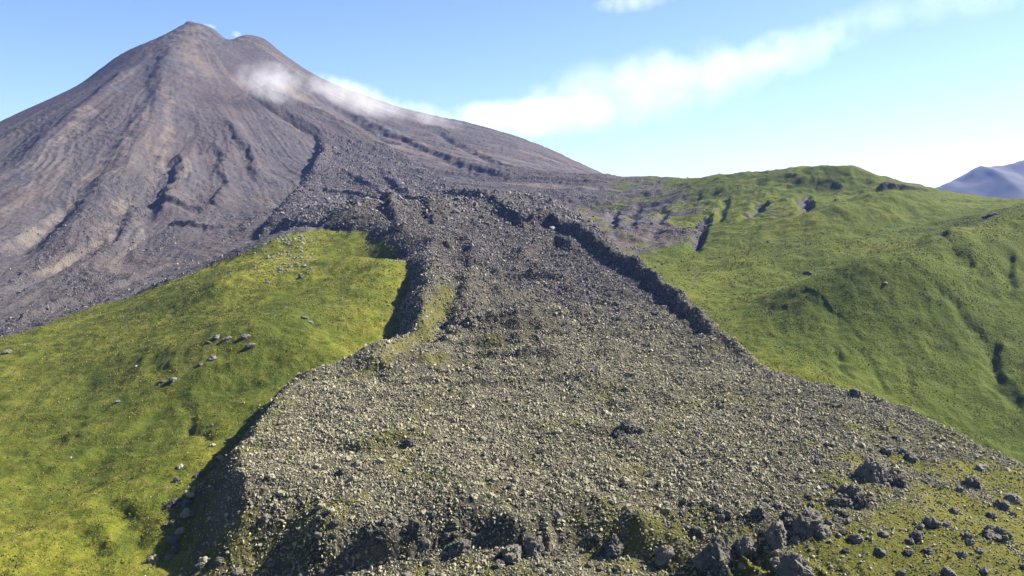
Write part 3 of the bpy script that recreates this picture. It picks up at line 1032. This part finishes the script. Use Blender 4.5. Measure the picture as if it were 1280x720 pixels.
M_TUFT = rock_material('tussock_grass', (.060, .078, .010), (.150, .156, .018), (.27, .24, .045), .16, .0)
tx, ty = scatter(560000, -420, 440, 205, 760, tuss_d)
ts = np.clip(.2 * (1 - rng.random(len(tx)) * .98) ** -.30, .2, .65) * (1 + .5 * sstep(380, 700, ty))
rock_field('grass_tussocks', np.stack([tx, ty, sample(Z, tx, ty) + ts * .05], -1), ts, M_TUFT,
           'low yellow green grass tussocks dotted over the hillsides and the meadow', 'grass')

# ------------------------------------------------------------------ mountain far off on the right
def far_mountain():
    D = 4700.0
    t = np.linspace(-1, 1, 161)
    s = np.linspace(-1, 1, 61)
    T, S = np.meshgrid(t, s)
    prof = np.interp((T + 1) / 2, [0, .20, .30, .38, .45, .52, .58, .64, .72, .80, .90, 1], [0, 4, 24, 60, 100, 140, 205, 195, 230, 130, 60, 0])
    cx_ = pt(1268, 202, D)[0]
    W = 1140.0
    x = cx_ + (T - .32) * W
    y = D + S * 700
    h = prof * np.clip(1 - np.abs(S) ** 1.3, 0, 1) * 1.42 + 14 * fbm(x / 260, y / 260, 5, 95) * np.clip(1 - np.abs(S), 0, 1) * np.clip(1 - np.abs(T), 0, 1) * 2
    z = 6 + np.maximum(h, 0)
    P = np.stack([x, y, z], -1).reshape(-1, 3)
    I = np.arange(T.size).reshape(T.shape)
    q = np.stack([I[:-1, :-1], I[:-1, 1:], I[1:, 1:], I[1:, :-1]], -1).reshape(-1)
    m, nt = new_mat('distant_rock')
    n = N(nt)
    out = n('ShaderNodeOutputMaterial')
    bs = n('ShaderNodeBsdfPrincipled')
    n.link(bs.outputs[0], out.inputs[0])
    geo = n('ShaderNodeNewGeometry')
    n.link(n.ramp(n.noise(geo.outputs['Position'], .006, 6, .6), [(.35, (.006, .008, .010)), (.65, (.013, .015, .017))]), bs.inputs['Base Color'])
    bs.inputs['Roughness'].default_value = .95
    o = mesh_obj('distant_mountain', P, q, 4, m)
    tag(o, 'blue hazy mountain peak far off behind the right saddle', 'mountain', kind='structure')


far_mountain()

# ------------------------------------------------------------------ air, steam and clouds
def box(name, lo, hi):
    v = [(x, y, z) for x in (lo[0], hi[0]) for y in (lo[1], hi[1]) for z in (lo[2], hi[2])]
    fcs = [(0, 1, 3, 2), (4, 6, 7, 5), (0, 4, 5, 1), (2, 3, 7, 6), (0, 2, 6, 4), (1, 5, 7, 3)]
    me = bpy.data.meshes.new(name)
    me.from_pydata(v, [], fcs)
    o = bpy.data.objects.new(name, me)
    COL.objects.link(o)
    return o


def haze():
    o = box('haze', (-9400, -300, -1), (9400, 7600, 640))
    m, nt = new_mat('thin_air')
    n = N(nt)
    out = n('ShaderNodeOutputMaterial')
    v = n('ShaderNodeVolumePrincipled')
    v.inputs['Color'].default_value = (.25, .39, 1.0, 1)
    v.inputs['Density'].default_value = .000030
    v.inputs['Anisotropy'].default_value = .15
    n.link(v.outputs[0], out.inputs['Volume'])
    o.data.materials.append(m)
    tag(o, 'thin bluish summer haze filling the air between the hills and volcano', 'haze', kind='stuff')


haze()


def puff(name, c, size, rot, dens, scale, lo, hi, label, cat, seed, kind='stuff', step=1.0, aniso=.2):
    bm = bmesh.new()
    bmesh.ops.create_icosphere(bm, subdivisions=3, radius=1.0)
    me = bpy.data.meshes.new(name)
    bm.to_mesh(me)
    bm.free()
    o = bpy.data.objects.new(name, me)
    COL.objects.link(o)
    o.location = c
    o.scale = size
    o.rotation_euler = rot
    m, nt = new_mat(name + '_vapour')
    n = N(nt)
    out = n('ShaderNodeOutputMaterial')
    v = n('ShaderNodeVolumePrincipled')
    tc = n('ShaderNodeTexCoord')
    ob = tc.outputs['Object']
    le = n('ShaderNodeVectorMath', operation='LENGTH')
    n.link(ob, le.inputs[0])
    mp = n('ShaderNodeVectorMath', operation='MULTIPLY_ADD')
    n.link(ob, mp.inputs[0])
    sm = max(size)
    mp.inputs[1].default_value = (size[0] / sm * scale, size[1] / sm * scale, size[2] / sm * scale)
    mp.inputs[2].default_value = (seed * 3.1, seed * 1.7, seed * .9)
    nz = n.noise(mp.outputs[0], 1.0, 5, .58, .2)
    fall = n.math('MULTIPLY', n.math('POWER', le.outputs['Value'], 1.6), .42)
    d = n.rng(n.math('SUBTRACT', nz, fall), lo, hi)
    edge_ = n.rng(le.outputs['Value'], .98, .72)
    d = n.math('MULTIPLY', n.math('MULTIPLY', d, edge_), dens)
    n.link(d, v.inputs['Density'])
    v.inputs['Color'].default_value = (1, 1, 1, 1)
    v.inputs['Anisotropy'].default_value = aniso
    n.link(v.outputs[0], out.inputs['Volume'])
    me.materials.append(m)
    m.cycles.volume_step_rate = step
    tag(o, label, cat)
    return o


def at(u, v, Yd):
    return pt(u, v, Yd)


puff('steam', at(340, 103, 1830), (92, 45, 52), (0, .15, 0), .012, 3.4, .10, .75, 'white steam patch drifting across the upper face of the cone', 'steam', 1)
puff('steam', at(445, 122, 1900), (135, 50, 42), (0, .33, 0), .013, 4.2, .10, .75, 'long streak of steam sliding down the right flank of the cone', 'steam', 2)
puff('steam', at(530, 143, 2030), (110, 40, 34), (0, .3, 0), .008, 4.0, .12, .70, 'faint tail of steam on the right skyline of the cone', 'steam', 3)
puff('steam', at(296, 43, 2225), (16, 14, 12), (0, .3, 0), .012, 2.6, .12, .5, 'small white puff rising from the summit notch', 'steam', 4)
puff('steam', at(262, 33, 2230), (22, 14, 8), (0, .2, 0), .014, 2.2, .14, .55, 'thin wisp of steam beside the summit point', 'steam', 5)

CD = 15000.0
kc = CD / F
puff('cloud', at(800, 112, CD), (205 * kc, 700, 58 * kc), (0, -.2, 0), .00062, 5.5, .14, .66, 'puffy white cloud between the cone and the slanting cloud streak', 'cloud', 6)
puff('cloud', at(960, 74, CD), (180 * kc, 600, 38 * kc), (0, -.3, 0), .00055, 5.5, .16, .66, 'slanting white cloud streak high over the green ridge', 'cloud', 16)
puff('cloud', at(660, 148, CD), (150 * kc, 600, 32 * kc), (0, -.05, 0), .0014, 3.6, .12, .55, 'soft low cloud meeting the right skyline of the cone', 'cloud', 7)
puff('cloud', at(1200, 204, CD * 1.2), (150 * kc * 1.2, 700, 26 * kc * 1.2), (0, -.12, 0), 0.0010, 4.0, .08, .5, 'low white cloud above the distant blue mountain', 'cloud', 8)
puff('cloud', at(790, 2, CD), (60 * kc, 400, 16 * kc), (0, -.1, 0), .0006, 4.5, .12, .65, 'small thin cloud cut by the top of the view', 'cloud', 9)
puff('cloud', at(1160, 10, CD), (190 * kc, 500, 30 * kc), (0, -.15, 0), .00022, 4.5, .18, .6, 'faint wispy cloud in the upper right sky', 'cloud', 10)

# ------------------------------------------------------------------ light
SUN_AZ, SUN_EL = math.radians(71), math.radians(40)      # from straight ahead towards the right
w = bpy.data.worlds.new('World')
sc.world = w
w.use_nodes = True
nt = w.node_tree
bg = nt.nodes['Background']
sky = nt.nodes.new('ShaderNodeTexSky')
sky.sky_type = 'NISHITA'
sky.sun_disc = False
sky.sun_elevation = SUN_EL
sky.sun_rotation = SUN_AZ
sky.air_density = .65
sky.dust_density = .5
sky.ozone_density = 3.5
nt.links.new(sky.outputs[0], bg.inputs[0])
bg.inputs[1].default_value = .05

sl = bpy.data.lights.new('sun', 'SUN')
sl.energy = 5.0
sl.angle = math.radians(.5)
sl.color = (1, .95, .88)
so = bpy.data.objects.new('sun', sl)
d = Vector((math.sin(SUN_AZ) * math.cos(SUN_EL), math.cos(SUN_AZ) * math.cos(SUN_EL), math.sin(SUN_EL)))
so.rotation_euler = (-d).to_track_quat('-Z', 'Y').to_euler()
so.location = d * 3000
COL.objects.link(so)

cam = bpy.data.cameras.new('camera')
cam.sensor_width = 36
cam.lens = 36 * F / 1280
cam.clip_start = .5
cam.clip_end = 60000
co = bpy.data.objects.new('camera', cam)
co.location = (0, 0, CAMZ)
co.rotation_euler = (math.pi / 2 - PITCH, 0, 0)
COL.objects.link(co)
sc.camera = co

sc.view_settings.view_transform = 'Standard'
sc.view_settings.look = 'None'
sc.view_settings.gamma = 1
sc.view_settings.use_curve_mapping = False
sc.view_settings.exposure = 2.08
sc.cycles.use_denoising = True
sc.cycles.use_adaptive_sampling = True
sc.cycles.adaptive_threshold = .02
sc.cycles.max_bounces = 8
sc.cycles.volume_bounces = 7
sc.cycles.volume_max_steps = 64
